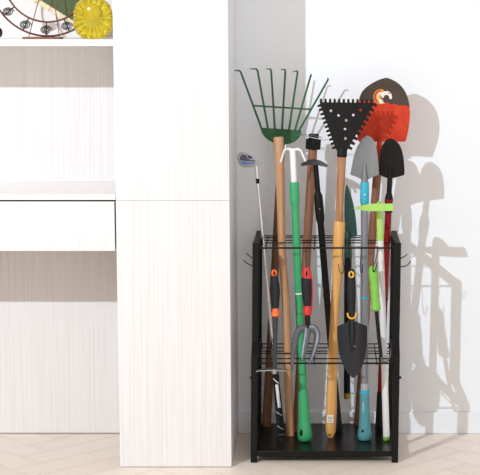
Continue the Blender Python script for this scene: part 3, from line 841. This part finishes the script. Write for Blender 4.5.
MB().tube([V((cx, YW - 0.012, cz)), V((cx, YW + 0.026, cz))], 0.009, 12).build('hub', BRONZE, wl)

# tilted picture frame behind
YF = 5.52
lo = P(92, 36, YF); lo.z = SZ + 0.0005
dl = (P(38, 0.5, YF) - P(71, 21, YF)); dl.y = 0; dl.normalize()
dr = V((-dl.z, 0, dl.x)) if dl.x > 0 else V((dl.z, 0, -dl.x))
lean = 0.10
fr = thing('picture_frame', 'cream-edged olive green picture propped on its corner behind the ring', 'picture', lo)
def fp(a, b, y=0):
    p = lo + dl * a + dr * b
    p.y += (p.z - lo.z) * lean + y; return p
W_, H_ = 0.24, 0.10
ex = 0.0165
bar = MB()
bar.plate([fp(0, 0), fp(W_, 0), fp(W_ - ex, ex), fp(ex, ex)], (0, 0.012, 0)).plate([fp(W_, 0), fp(W_, H_), fp(W_ - ex, H_ - ex), fp(W_ - ex, ex)], (0, 0.012, 0))
bar.plate([fp(W_, H_), fp(0, H_), fp(ex, H_ - ex), fp(W_ - ex, H_ - ex)], (0, 0.012, 0)).plate([fp(0, H_), fp(0, 0), fp(ex, ex), fp(ex, H_ - ex)], (0, 0.012, 0))
bar.build('frame', CREAM, fr, bevel=0.001)
MB().plate([fp(ex, ex, 0.003), fp(W_ - ex, ex, 0.003), fp(W_ - ex, H_ - ex, 0.003), fp(ex, H_ - ex, 0.003)], (0, 0.006, 0)).build('picture', OLIVE, fr)

# yellow glass
YG = 5.395
gc = P(93, 18.6, YG); gm = mpp(gc)
gl = MB(); rows = []
N = 120
rp = [(0.0, 0.020), (0.30, 0.021), (0.42, 0.020), (0.50, 0.013), (0.72, 0.017), (0.93, 0.013), (1.0, 0.002)]
vs, fs = [], []
def gpt(k, rr, hy_, sgn):
    a = 2 * PI * k / N
    rip = 1 + (0.014 * math.cos(a * 18) if rr > 0.9 else 0)
    yy = hy_ * (1 + (0.34 * math.cos(a * 18) if rr > 0.45 else 0))
    sup = (abs(math.cos(a)) ** 2.7 + abs(math.sin(a)) ** 2.7) ** (-1 / 2.7) if rr > 0.45 else 1.0
    x, z = gc.x + rr * rip * 19.6 * gm * sup * math.cos(a), gc.z + rr * rip * 20.6 * gm * sup * math.sin(a)
    z = max(z, SZ + 0.0006)
    return V((x, YG + sgn * yy, z))
prof = [(r, h, -1) for r, h in rp[1:]] + [(r, h, 1) for r, h in reversed(rp[1:])]
vs.append(V((gc.x, YG - 0.020, gc.z)))
for (r, h, s) in prof:
    for k in range(N): vs.append(gpt(k, r, h, s))
vs.append(V((gc.x, YG + 0.020, gc.z)))
for k in range(N): fs.append((0, 1 + k, 1 + (k + 1) % N))
for i in range(len(prof) - 1):
    for k in range(N):
        a, b_ = 1 + i * N + k, 1 + i * N + (k + 1) % N
        fs.append((a, a + N, b_ + N, b_))
e = len(vs) - 1; o_ = 1 + (len(prof) - 1) * N
for k in range(N): fs.append((e, o_ + (k + 1) % N, o_ + k))
gl.add(vs, fs)
o = gl.build('glass_disc', GLASS, None, V((gc.x, YG, SZ)), ang=50)
tag(o, 'yellow ribbed glass disc ornament standing on the upper shelf', 'ornament')

GOLDGLASS = mat('golden_glass', (214, 192, 40), 0.15, trans=0.35, noise=0.12, nscale=(90, 90, 90))
MB().ball((gc.x, YG - 0.018, gc.z + 0.018), 0.029, (1, 0.28, 1), 24, 12).build('centre_boss', GOLDGLASS, o)
# dark round ornament at the picture's left edge
c = P(-3.6, 33, 5.42); r = 6.3 * mpp(c); 
do = thing('round_ornament', 'small dark round ornament on the upper shelf, cut by the left edge', 'ornament', V((c.x, 5.42, SZ)))
MB().ball((c.x, 5.42, SZ + r + 0.001), r).build('body', IRON, do)
MB().tube([(c.x, 5.42, SZ), (c.x, 5.42, SZ + 0.004)], r * 0.5, 14).build('foot', BRONZE, do)

# every long tool stands on the tray (the leaf weeder hangs by its shoulders)
bpy.context.view_layer.update()
for r in [o for o in bpy.data.objects if o.parent is None and o.name.split('.')[0] in ('golf_club', 'garden_rake', 'wooden_handle', 'wire_weeder', 'hand_cultivator', 'hoe', 'toothed_scraper', 'shovel', 'long_trowel', 'weeding_hoe')]:
    ms = [o for o in [r] + list(r.children_recursive) if o.type == 'MESH']
    lowest = min((o.matrix_world @ v.co).z for o in ms for v in o.data.vertices)
    r.location.z += ZS + 0.0004 - lowest

# ================================================================== LIGHT AND CAMERA
w = bpy.data.worlds.new('World'); SC.world = w; w.use_nodes = True
bg = w.node_tree.nodes['Background']; nt = w.node_tree
# added ambient fill: warm from the left to tan the recesses, neutral from the right
g_ = nt.nodes.new('ShaderNodeTexCoord'); sp_ = nt.nodes.new('ShaderNodeSeparateXYZ'); cr_ = nt.nodes.new('ShaderNodeValToRGB'); mr_ = nt.nodes.new('ShaderNodeMapRange')
mr_.inputs['From Min'].default_value = -1; mr_.inputs['From Max'].default_value = 1
nt.links.new(g_.outputs['Generated'], sp_.inputs['Vector']); nt.links.new(sp_.outputs['X'], mr_.inputs['Value']); nt.links.new(mr_.outputs['Result'], cr_.inputs['Fac'])
cr_.color_ramp.elements[0].position = 0.25; cr_.color_ramp.elements[0].color = (0.64, 0.41, 0.20, 1)
cr_.color_ramp.elements[1].position = 0.80; cr_.color_ramp.elements[1].color = (0.985, 0.965, 0.965, 1)
nt.links.new(cr_.outputs['Color'], bg.inputs['Color'])
mf_ = nt.nodes.new('ShaderNodeMapRange')      # fill strengthened from the front to lift the shaded wall
mf_.inputs['From Min'].default_value = 1; mf_.inputs['From Max'].default_value = -1
mf_.inputs['To Min'].default_value = 0.08; mf_.inputs['To Max'].default_value = 1.34
nt.links.new(sp_.outputs['Y'], mf_.inputs['Value']); nt.links.new(mf_.outputs['Result'], bg.inputs['Strength'])
ld = bpy.data.lights.new('studio_lamp', 'POINT'); ld.energy = 570; ld.shadow_soft_size = 0.025; ld.color = (0.825, 0.925, 1.0)
lo_ = bpy.data.objects.new('studio_lamp', ld); COL.objects.link(lo_); lo_.location = (-2.20, 1.78, 2.68)

cd = bpy.data.cameras.new('camera'); co = bpy.data.objects.new('camera', cd); COL.objects.link(co)
co.location = CAM; co.rotation_euler = (PI / 2 - TH, 0, 0)
cd.sensor_width = 36; cd.lens = F / 480 * 36; cd.shift_x = -(CU - 240) / 480; cd.clip_start = 0.05
SC.camera = co
vs_ = SC.view_settings; vs_.view_transform = 'Standard'; vs_.look = 'None'; vs_.exposure = 0.0; vs_.gamma = 1.0; vs_.use_curve_mapping = False
for o in bpy.data.objects:
    if '_abs' in o: del o['_abs']
